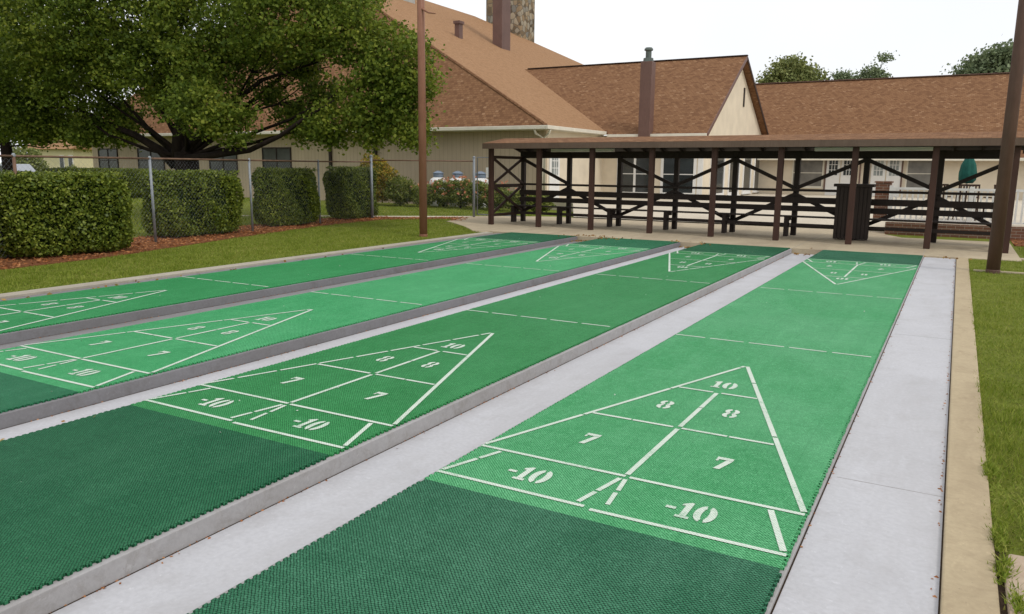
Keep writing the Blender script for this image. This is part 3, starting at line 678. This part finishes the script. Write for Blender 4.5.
# middle wing
B('wall', MB().box(-40,-24.9,107,107.4,-.2,10.2), M['cream'])
gw = MB(); gp = [(107,.0),(107,10.6),(124.9,22.3),(144.6,10.8),(146,10.0),(146,.0)]
n = len(gp); gw.add([(-24.5,y,z) for y,z in gp]+[(-24.9,y,z) for y,z in gp], [tuple(range(n)), tuple(reversed(range(n,2*n)))]+[(i,n+i,n+(i+1)%n,(i+1)%n) for i in range(n)])
B('gable_wall', gw, M['cream'])
ME = 10.3; RZ = 23.1; RYm = 125.0
slopes([[(-38.2,104.9,ME),(-23.5,104.9,ME),(-23.5,RYm,RZ),(-63.8,RYm,RZ),(-38.6,104.9,ME)][:4],], .35, 'roof', M['shingle'])
slopes([[(-23.5,RYm,RZ),(-23.5,145,11.2),(-38.6,145,11.2),(-63.8,RYm,RZ)]], .35, 'roof', M['shingle'])
B('barge_board', MB().beam((-23.45,104.8,ME-.3),(-23.45,RYm,RZ-.3),.12,.5,(0,-.6,.8)), M['flue'])
B('barge_board', MB().beam((-23.45,RYm,RZ-.3),(-23.45,145.2,10.9),.12,.5,(0,.6,.8)), M['brown'])
B('ridge_cap', MB().beam((-63,RYm,RZ+.05),(-23.4,RYm,RZ+.05),.7,.14), M['brown'])
B('gutter', MB().box(-38.4,-23.5,104.4,104.85,ME-.55,ME-.05), M['trim'], bevel=.05)
B('soffit', MB().box(-39.5,-23.6,104.9,107,ME-.5,ME-.38), M['trim'])
for y in (128.6,): B('attic_vent', MB().box(-24.5,-24.4,y-.4,y+.4,15.5,18.5), M['black'])
W2 = lambda x0, x1, z0, z1, pane, **k: window((x0,106.99), (1,0), (0,-1), x1-x0, z0, z1, pane, **k)
W2(-37.6,-31.9,1.5,7.6,M['pane'],fwid=.35,mull=1); W2(-30.7,-25.4,1.5,7.6,M['pane'],fwid=.4,mull=1)
B('corner_board', MB().box(-25.2,-24.45,106.9,107.05,0,9.8), M['white'])
for y0, y1, z0 in ((110.8,118.8,1.2),(121.3,128.4,1.2),(130.8,136.8,1.3),(139,144.2,1.4)):
    window((-24.51,y0), (0,1), (1,0), y1-y0, z0, 7.8, M['pane'], mull=0, bars=0, fwid=.5)
# right wing
B('wall', MB().box(-24.9,60,143,143.4,-.2,7.8), M['cream'])
slopes([[(-24.0,140.8,7.5),(62,140.8,7.5),(62,163.5,22.6),(-45,163.5,22.6),(-45,147,11.6),(-24.0,147,11.62)]], .35, 'roof', M['shingle'])
slopes([[(62,186,7.5),(-45,186,7.5),(-45,163.5,22.6),(62,163.5,22.6)]], .35, 'roof', M['shingle'])
B('ridge_cap', MB().beam((-45,163.5,22.68),(62,163.5,22.68),.8,.14), M['flue'])
B('gutter', MB().box(-24.3,62,140.25,140.75,7.0,7.48), M['trim'], bevel=.05)
W3 = lambda x0, x1, z0, z1, pane, **k: window((x0,142.99), (1,0), (0,-1), x1-x0, z0, z1, pane, **k)
W3(-18.6,-13.3,2.3,7.4,M['pane_mid'],mull=0,bars=1,frame=M['trim']); W3(-.3,3.6,2.4,7.4,M['pane_mid'],mull=0,bars=1,frame=M['trim'])
for a in (-12.6,-10.2,-5.4,-3.0):
    pm = M['pane'] if a < -9 else M['pane_light']
    dd = B('door', MB().box(a-.25,a+1.95,142.84,143,1,7.6), M['white'])
    B('pane', MB().box(a+.15,a+1.55,142.78,142.84,4.5,7.2), pm, dd)
    for z in (5.4,6.3): B('glazing_bar', MB().box(a+.15,a+1.55,142.74,142.8,z-.04,z+.04), M['white'], dd)
    for x in (a+.62,a+1.08): B('glazing_bar', MB().box(x-.04,x+.04,142.745,142.795,4.5,7.2), M['white'], dd)
for x in (-13.0,-7.4,-6.0,-.9,4.3): B('downspout', MB().box(x-.1,x+.1,142.7,142.9,2,7.3), M['flue'])
# chimneys, flues, roof vent
B('stone_chimney', MB().box(-105,-94.5,178,186,28,62), M['stone'], bevel=.3)
B('flue', MB().box(-78.0,-75.8,137.0,140.5,27,56), M['flue'], bevel=.05)
B('flue', MB().box(-33.35,-31.65,104.0,105.6,9.8,20.3), M['flue'], bevel=.04)
B('flue_cap', MB().lathe((-32.5,104.8,20.3), [(.75,0),(.7,.5),(.42,.55),(.42,1.5),(.62,1.55),(.62,1.75),(.45,1.95)], 12), M['flue_side'])
B('roof_vent', MB().box(-76.0,-75.0,120.2,121.4,28,31.3).box(-76.2,-74.8,120.0,121.6,31.3,31.8), M['flue'])
B('roof_vent', MB().box(-101,-96,131,135,37,46).box(-101.4,-95.6,130.6,135.4,46,46.8), M['tan_glove'])

# ------------------------------------------------------------------ porch railing and furniture
rl = thing('porch_railing', (18,70.8,1), 'white porch railing with balusters on a brick base, right of the shelter', 'railing')
RY = 70.8
MB().box(2.6,34,RY-.1,RY+.1,3.75,3.95).build('top_rail', M['white'], rl); MB().box(2.6,34,RY-.08,RY+.08,1.15,1.3).build('bottom_rail', M['white'], rl)
for x in np.arange(2.6, 34, 6): MB().box(x-.17,x+.17,RY-.17,RY+.17,1,4.1).build('post', M['white'], rl)
for x in np.arange(3.0, 28, .42):
    if (x-2.6) % 6 > .25: MB().box(x-.07,x+.07,RY-.07,RY+.07,1.3,3.75).build('baluster', M['white'], rl)
tag(MB().box(2.4,34,69.9,70.28,-.1,.98).build('brick_skirt_wall', M['brick']), 'low brown brick wall under the white porch railing', 'low wall')
tag(MB().box(1.3,2.5,70.9,72.1,1,4.3).box(1.2,2.6,70.8,72.2,4.3,4.45).build('brick_pier', M['brick']), 'square brown brick pier at the left end of the white railing', 'brick pier')
wp = thing('white_pole', (5.9,69.0,0), 'thin white pole standing in front of the porch railing', 'pole')
MB().tube([(5.9,69,-.1),(5.9,69,6.9)], .07, 8).build('shaft', M['white'], wp); MB().lathe((5.9,69,0), [(.28,0),(.26,.1),(.1,.2)], 12).build('foot', M['white'], wp)
um = thing('patio_umbrella', (8.2,77,1), 'closed dark green patio umbrella on the porch', 'umbrella')
MB().tube([(8.2,77,1),(8.2,77,7.4)], .07, 8).build('pole', M['white'], um)
pf = MB(); nn = 24; prof = [(.4,4.3),(.6,4.6),(.62,5.2),(.52,5.9),(.3,6.5),(.06,6.9)]
for i, (r, z) in enumerate(prof):
    for k_ in range(nn):
        t = 2*math.pi*k_/nn; rr = r*(1+.16*math.cos(t*8)); pf.v.append((8.2+rr*math.cos(t), 77+rr*math.sin(t), z))
for i in range(len(prof)-1):
    for k_ in range(nn): pf.f.append((i*nn+k_, i*nn+(k_+1)%nn, (i+1)*nn+(k_+1)%nn, (i+1)*nn+k_))
pf.f.append(tuple(reversed(range(nn)))); pf.build('canopy', M['greencloth'], um, True)
tb = thing('patio_table', (8.2,77,1), 'dark round patio table around the closed green umbrella', 'table')
MB().lathe((8.2,77,3.3), [(1.9,0),(2.0,.06),(1.9,.12)], 24).build('tabletop', M['brown'], tb)
for k_ in range(4):
    t = .6+math.pi/2*k_; MB().tube([(8.2+1.4*math.cos(t),77+1.4*math.sin(t),1),(8.2+1.2*math.cos(t),77+1.2*math.sin(t),3.3)], .06, 6).build('leg', M['brown'], tb)
def chair(x, y, a, label):
    t = thing('patio_chair', (x,y,1), label, 'chair', 'brown patio chairs on the porch'); ca, sa = math.cos(a), math.sin(a)
    T = lambda u, v, z: (x+u*ca-v*sa, y+u*sa+v*ca, 1+z); D = lambda u, v, z=0: (u*ca-v*sa, u*sa+v*ca, z)
    MB().pbox(T(-.8,-.75,1.35), D(1.6,0), D(0,1.5), (0,0,.12)).build('seat', M['brown'], t)
    bk = MB(); bk.pbox(T(-.8,.72,1.4), D(.12,0), D(0,.1), (0,0,1.8)).pbox(T(.68,.72,1.4), D(.12,0), D(0,.1), (0,0,1.8)).pbox(T(-.8,.7,3.1), D(1.6,0), D(0,.13), (0,0,.16))
    for u in np.arange(-.55,.6,.22): bk.pbox(T(u,.74,1.5), D(.12,0), D(0,.06), (0,0,1.6))
    bk.build('backrest', M['brown'], t)
    for u in (-.75,.65):
        for v in (-.7,.62): MB().pbox(T(u,v,0), D(.1,0), D(0,.1), (0,0,1.36)).build('leg', M['brown'], t)
        MB().pbox(T(u-.02,-.75,2.1), D(.16,0), D(0,1.45), (0,0,.1)).build('armrest', M['brown'], t)
chair(6.3,74.6,math.pi*.9,'brown slatted patio chair at the left of the umbrella table'); chair(8.4,74.2,math.pi,'brown slatted patio chair in front of the umbrella table')
chair(10.6,74.8,math.pi*1.15,'brown slatted patio chair at the right of the umbrella table'); chair(16.2,75.4,math.pi*1.0,'brown slatted patio chair on the porch right of the dark pole')

# ------------------------------------------------------------------ propane tanks
for i, (x, y) in enumerate(((-54.6,84.2),(-51.4,84.2),(-47.6,84.0))):
    t = thing('propane_tank', (x,y,0), ['leftmost','middle','rightmost'][i]+' of the three white propane tanks behind the flowers', 'gas tank', 'white propane tanks by the building')
    MB().lathe((x,y,0), [(1.1,0),(1.15,.2),(1.22,.5),(1.25,3.0),(1.22,3.35),(1.05,3.68),(.7,3.9),(.3,3.98)], 24).build('body', M['tank'], t, True)
    MB().lathe((x,y,3.85), [(.68,0),(.7,.5),(.62,.55)], 20).build('collar', M['tank_blue'], t, True)
    MB().lathe((x,y,4.4), [(.78,0),(.74,.12),(.3,.35),(.05,.4)], 20).build('lid', M['tank_blue'], t, True)
sg = thing('sign', (-45.2,82.3,0), 'small blank white sign beside the rightmost propane tank', 'sign')
MB().box(-45.75,-44.9,82.3,82.35,4.0,5.3).build('panel', M['white'], sg); MB().box(-45.38,-45.28,82.35,82.42,-.1,5.2).build('post', M['galv'], sg)

# ------------------------------------------------------------------ shrubs and flowers
def blob(n, c, r, k=2.2, hollow=.55):
    d = rng.normal(size=(n,3)); d /= np.linalg.norm(d,axis=1)[:,None]; rad = (hollow+(1-hollow)*rng.random((n,1)))
    rad *= 1+.16*np.sin(d[:,:1]*5+c[0])*np.sin(d[:,1:2]*4+c[1])+.12*np.sin(d[:,2:3]*7+c[0]*2)
    return d*rad*np.array(r)+np.array(c)
def shrub(x, y, rx, ry, h, mt, label, n=2500, sz=.3, blooms=0, cat='shrub', group=None, nm='shrub'):
    t = thing(nm, (x,y,0), label, cat, group); cs = blob(n, (x,y,h*.52), (rx,ry,h*.5)); cs = cs[cs[:,2] > .0]
    V, F = leaves(cs, sz); raw('foliage', V, F, mt, t['_o'], t); st = MB()
    for k_ in range(5): st.tube([(x,y,-.1),(x+rx*.5*math.cos(k_*1.3),y+ry*.5*math.sin(k_*1.3),h*.6)], [.07,.03], 5)
    st.build('stem', M['bark'], t)
    if blooms:
        c = blob(blooms, (x,y,h*.62), (rx,ry,h*.52), hollow=.9); c = c[c[:,2] > h*.45]; c = np.repeat(c,5,0)+rng.normal(0,.09,(len(c)*5,3))
        V, F = leaves(c, .26, aspect=.8); raw('blooms', V, F, M['bloom'], t['_o'], t)
G = 'plants in the border by the fence'
shrub(-62.8,80.5,3.6,2.0,6.6,M['shrub_y'],'tall yellow and orange tinged shrub behind the farthest hedge',7000,.34,0,'shrub',G)
shrub(-58.2,80.4,2.4,1.6,4.0,M['plant'],'green shrub right of the tall yellow orange one',3600,.3,0,'shrub',G)
shrub(-67.5,81,2.6,1.8,4.2,M['plant'],'low green shrub left of the tall yellow orange one',2200,.28,0,'shrub',G)
shrub(-54.6,80.6,2.2,1.4,3.1,M['plant'],'leafy green border plant right behind the left pole',3200,.28,6,'plant',G,'border_plant')
for j, (x, y, h, b_, lb) in enumerate(((-51.6,81,3.7,60,'orange flowering plant in front of the leftmost propane tank'),(-48.6,80.6,3.8,60,'orange flowering plant in front of the middle propane tank'),
        (-45.6,80.2,3.6,34,'orange flowering plant left of the rightmost propane tank'),(-42.6,79.5,3.3,26,'orange flowering plant in front of the rightmost propane tank'),(-39.2,79,2.6,5,'green border plant seen through the left end of the shelter'),(-36.0,78.6,2.2,3,'low green border plant nearest the shelter back posts'))):
    shrub(x,y,2.0,1.3,h,M['plant'],lb,3200,.28,b_,'flowering plant',G,'flowering_plant')
for x, y, lb in ((8.62,8.6,'small bright green weed tuft in the gap between kerb and block'),(8.75,6.6,'small bright green weed tuft at the bottom right edge of the photo'),(8.6,11.6,'spreading weed growing over the right kerb edge'),(8.63,7.6,'tiny weed sprig halfway down the gap between kerb and block')):
    t = thing('weed', (x,y,0), lb, 'weed'); c = np.column_stack([rng.normal(x,.05,260), rng.normal(y,.2,260), rng.uniform(-.05,.06,260)]); V, F = blades(c,.1,.03,.6); raw('foliage', V, F, M['grass'], t['_o'], t)
# leaf litter
q = []
for (x, y, sx_, sy_, n_) in ((-16.9,51.2,.9,.5,150),(-17.5,51.9,.8,.5,80),(-9.2,51.4,.7,.35,90),(-1.2,51.4,.5,.35,30),(-25.1,16,.25,5,26),(-25.2,28,.2,6,14),(6.9,50.9,.7,.3,14),(-8.9,2.5,.4,1,10)):
    q.append(np.column_stack([rng.normal(x,sx_,n_), rng.normal(y,sy_,n_)]))
q = np.concatenate(q); z_ = np.full(len(q), .03)
for (a, b) in ((-2.02,-.1),(-10.0,-8.27),(-18.4,-16.22)): z_[(q[:,0]>a)&(q[:,0]<b)&(q[:,1]<52)] = GD+.03
z_[(q[:,0] < -24.7)] = .03; z_[(q[:,0] < -24.7)&(q[:,0] > -25.7)] = -.09
c = np.column_stack([q, z_+rng.uniform(0,.03,len(q))]); V, F = leaves(c, .17, .8, .7); struct(raw('leaf_litter', V, F, M['litter'], c.mean(0)), 'stuff')
n_ = 90; q = np.column_stack([rng.uniform(-26,6,n_), rng.uniform(1,50,n_)]); ok = np.zeros(n_, bool)
for o in OFF: ok |= (q[:,0] > .2-o)&(q[:,0] < 5.8-o)
c = np.column_stack([q[ok], np.full(ok.sum(), .02)]); V, F = leaves(c, .05, .9, .8); struct(raw('debris', V, F, M['line'], c.mean(0)), 'stuff')

# ------------------------------------------------------------------ trees
def tree(x, y, h_tr, r_tr, lobes, mt, label, leaf=.34, dens=1.0, group=None, limbs=None):
    t = thing('tree', (x,y,0), label, 'tree', group); tr = MB()
    tr.tube([(x,y,-.3),(x+.05,y,h_tr*.4),(x-.1,y+.05,h_tr)], [r_tr*1.35, r_tr*1.02, r_tr*.95], 14)
    for (lx, ly, lz, r) in lobes:
        if lz < h_tr+4.5 and limbs: continue
        s_ = Vector((x,y,h_tr*.92)); e = Vector((lx,ly,lz)); mid = s_.lerp(e,.5)+Vector(rng.normal(size=3))*.07*(e-s_).length; w = max(.1, r_tr*.2)
        tr.tube([s_, s_.lerp(mid,.5)+Vector(rng.normal(size=3))*.25, mid, e], [w, w*.75, w*.5, w*.16], 7)
        for _ in range(3):
            d = Vector(rng.normal(size=3)); d.normalize(); e2 = e+d*r*.75; tr.tube([mid.lerp(e,.4), e2.lerp(mid,.3), e2], [w*.35, w*.2, w*.05], 5)
    for pts, rad in (limbs or []): tr.tube(pts, rad, 8)
    tr.build('trunk', M['bark'], t, True)
    C_ = []
    for (lx, ly, lz, r) in lobes:
        nc = int(16*r**1.6*dens)
        d = rng.normal(size=(nc,3)); d /= np.linalg.norm(d,axis=1)[:,None]; rad = r*rng.uniform(.45,1.05,(nc,1))
        cc = np.array([lx,ly,lz])+d*rad*np.array([1,1,.75]); k_ = rng.integers(20,44,nc)
        C_.append(np.repeat(cc,k_,0)+rng.normal(0,1,(k_.sum(),3))*np.array([.62,.62,.34])*leaf/.34)
    c = np.concatenate(C_); V, F = leaves(c, leaf, .2, .75); raw('crown', V, F, mt, t['_o'], t)
def at(u, v, Y):       # point of the place seen at u,v when it stands at distance Y along the courts
    d = fw+R_*((u-512)/f_px)-U_*((v-307)/f_px); return Cm+d*((Y-Cm.y)/d.y)
TX, TY = -57.2, 46.0
lobes = []
for u, v, Y, r in ((60,20,40,6),(130,30,44,6),(205,22,46,6),(280,18,46,5.5),(345,32,48,4.3),(395,62,49,3.5),(372,98,48,3.4),(335,122,47,2.6),(398,112,49,2.4),
                   (20,70,40,5),(80,80,42,4.6),(150,70,44,4.6),(215,62,45,4.2),(60,118,43,3.2),(115,120,45,2.8),(200,105,42,3.2),(228,124,42,2.4),(20,112,40,3.6),
                   (140,-60,46,8),(250,-50,50,8),(40,-60,40,8),(330,-25,50,5.5),(180,-130,48,8),(175,90,52,4),(300,118,50,2.2),(265,48,52,3.0),(40,130,41,2.3),(85,132,42,2.0),(5,125,41,2.4),(120,134,44,1.6),(412,84,49,2.0),(375,132,48,1.8),(415,135,49,1.5),(310,132,48,1.4),(300,66,50,2.0),(322,92,50,1.7),(272,92,49,1.3)):
    p = at(u, v, Y); lobes.append((p.x, p.y, p.z, r))
lb = [([tuple(at(186,158,45.5)), tuple(at(215,155,44)), tuple(at(250,150,43.5)), tuple(at(280,136,44)), tuple(at(305,118,45)), tuple(at(335,100,46))], [.34,.29,.25,.2,.15,.06]),
      ([tuple(at(176,165,46)), tuple(at(160,150,45)), tuple(at(135,135,44)), tuple(at(100,120,43)), tuple(at(60,100,42))], [.6,.42,.32,.2,.08]),
      ([tuple(at(176,165,46)), tuple(at(168,146,47)), tuple(at(140,122,48)), tuple(at(90,105,48))], [.5,.38,.26,.1]),
      ([tuple(at(182,160,46)), tuple(at(196,140,46)), tuple(at(214,118,46)), tuple(at(262,80,47)), tuple(at(318,62,48))], [.6,.44,.3,.18,.08]),
      ([tuple(at(180,160,46)), tuple(at(180,130,46)), tuple(at(186,90,46)), tuple(at(200,30,46))], [.85,.65,.45,.2])]
tree(TX, TY, 6.5, 1.15, lobes, M['maple'], 'large spreading dark green tree behind the hedges at left, low limbs over the fence', .31, 1.25, None, lb)
l2 = []
for u, v, Y, r in ((-40,60,62,9),(10,100,62,6),(-30,130,60,5),(35,125,64,3.6),(75,128,66,3.0),(0,20,64,9),(60,60,70,7)):
    p = at(u, v, Y); l2.append((p.x,p.y,p.z,r))
p = at(8,165,62); tree(p.x, p.y, 8.5, .8, l2, M['maple'], 'second dark tree at the far left edge, thinner trunk behind the fence', .42, .8)
G = 'treetops beyond the right roof'
def fartree(us, Y, mt, label, leaf, dens=1.0):
    L = [at(u, v, Y) for u, v, r in us]; cx = sum(p.x for p in L)/len(L)
    tree(cx, Y, 12, .9, [(p.x,p.y,p.z,r) for p, (_,_,r) in zip(L, us)], mt, label, leaf, dens, G)
fartree([(790,72,5),(803,84,6),(778,85,5),(792,100,7),(815,95,4)], 235, M['far_leaf'], 'round green treetop beyond the roof, just right of the gable', .8, .55)
fartree([(842,77,1.6),(848,84,2.5),(838,90,3)], 235, M['far_leaf_blue'], 'small low treetop beyond the roof, between the round one and the wispy one', .6, .8)
fartree([(873,72,1.6),(884,58,.9),(867,82,2.2),(880,80,1.8),(874,92,3.0),(862,76,.8)], 230, M['far_leaf_blue'], 'wispy sparse treetop rising above the middle of the right roof', .6, .6)
fartree([(988,66,4.5),(1003,60,4.5),(972,74,3.2),(1018,62,5),(996,84,7),(1032,76,7)], 235, M['far_leaf_blue'], 'broad green treetop beyond the roof at the right pole', .8, .6)

# ------------------------------------------------------------------ far left background
hs = thing('house', (-262,156,0), 'small pale yellow house far away between the tree trunks at left', 'house')
MB().box(-275,-248,150,170,-.1,10).build('wall', M['yellow'], hs)
r_ = MB(); r_.add([(-277,148,10),(-246,148,10),(-246,172,10),(-277,172,10),(-277,160,16),(-246,160,16)], [(0,1,5,4),(2,3,4,5),(1,2,5),(3,0,4),(0,3,2,1)]); r_.build('roof', M['shingle_flat'], hs)
for x in (-256,-251): w_ = MB().box(x,x+2.6,149.8,150,3,8).build('window', M['white'], hs); MB().box(x+.3,x+2.3,149.7,149.8,3.4,7.6).build('pane', M['pane'], w_)
shrub(-222,120,6,5,9.5,M['far_leaf'],'round bright green bush beyond the lawn at far left',5000,.7)
shrub(-246,148,2.5,2,5,M['far_leaf'],'small green bush in front of the pale yellow house',900,.5)
cr = thing('parked_car', (-178,92,0), 'silver car with dark windows parked beyond the fence at the far left', 'car')
def car(cx, cy):
    prof = [(-7.6,.9),(-7.7,2.3),(-7.0,3.0),(-4.2,3.35),(-2.2,5.0),(4.4,5.1),(6.9,3.4),(7.6,3.2),(7.7,1.0)]
    n = len(prof); mb = MB(); mb.add([(cx+a,cy-3,z) for a,z in prof]+[(cx+a,cy+3,z) for a,z in prof], [tuple(range(n)),tuple(reversed(range(n,2*n)))]+[(i,n+i,n+(i+1)%n,(i+1)%n) for i in range(n)])
    mb.build('body', M['carpaint'], cr, bevel=.2)
    for a, b, c_, d in ((-3.3,-2.0,-.1,-.1),(.2,.2,3.0,3.0),(3.3,3.3,5.6,4.2)):
        g_ = MB(); g_.add([(cx+a,cy-3.05,3.45),(cx+c_,cy-3.05,3.45),(cx+d,cy-3.05,4.75),(cx+b,cy-3.05,4.75)], [(0,1,2,3)]); g_.build('side_window', M['pane'], cr)
    for a in (-4.9,4.9):
        w_ = MB().tube([(cx+a,cy-3.1,1.15),(cx+a,cy-2.3,1.15)], 1.15, 18).build('wheel', M['rubber'], cr); MB().tube([(cx+a,cy-3.14,1.15),(cx+a,cy-3.0,1.15)], .65, 14).build('rim', M['galv'], w_)
    for s_ in (-1,1): MB().box(cx-7.75,cx-7.5,cy+s_*2-.4,cy+s_*2+.4,2.0,2.5).build('headlight', M['white'], cr)
car(-178,92)
for o in bpy.data.objects:
    if '_o' in o: del o['_o']
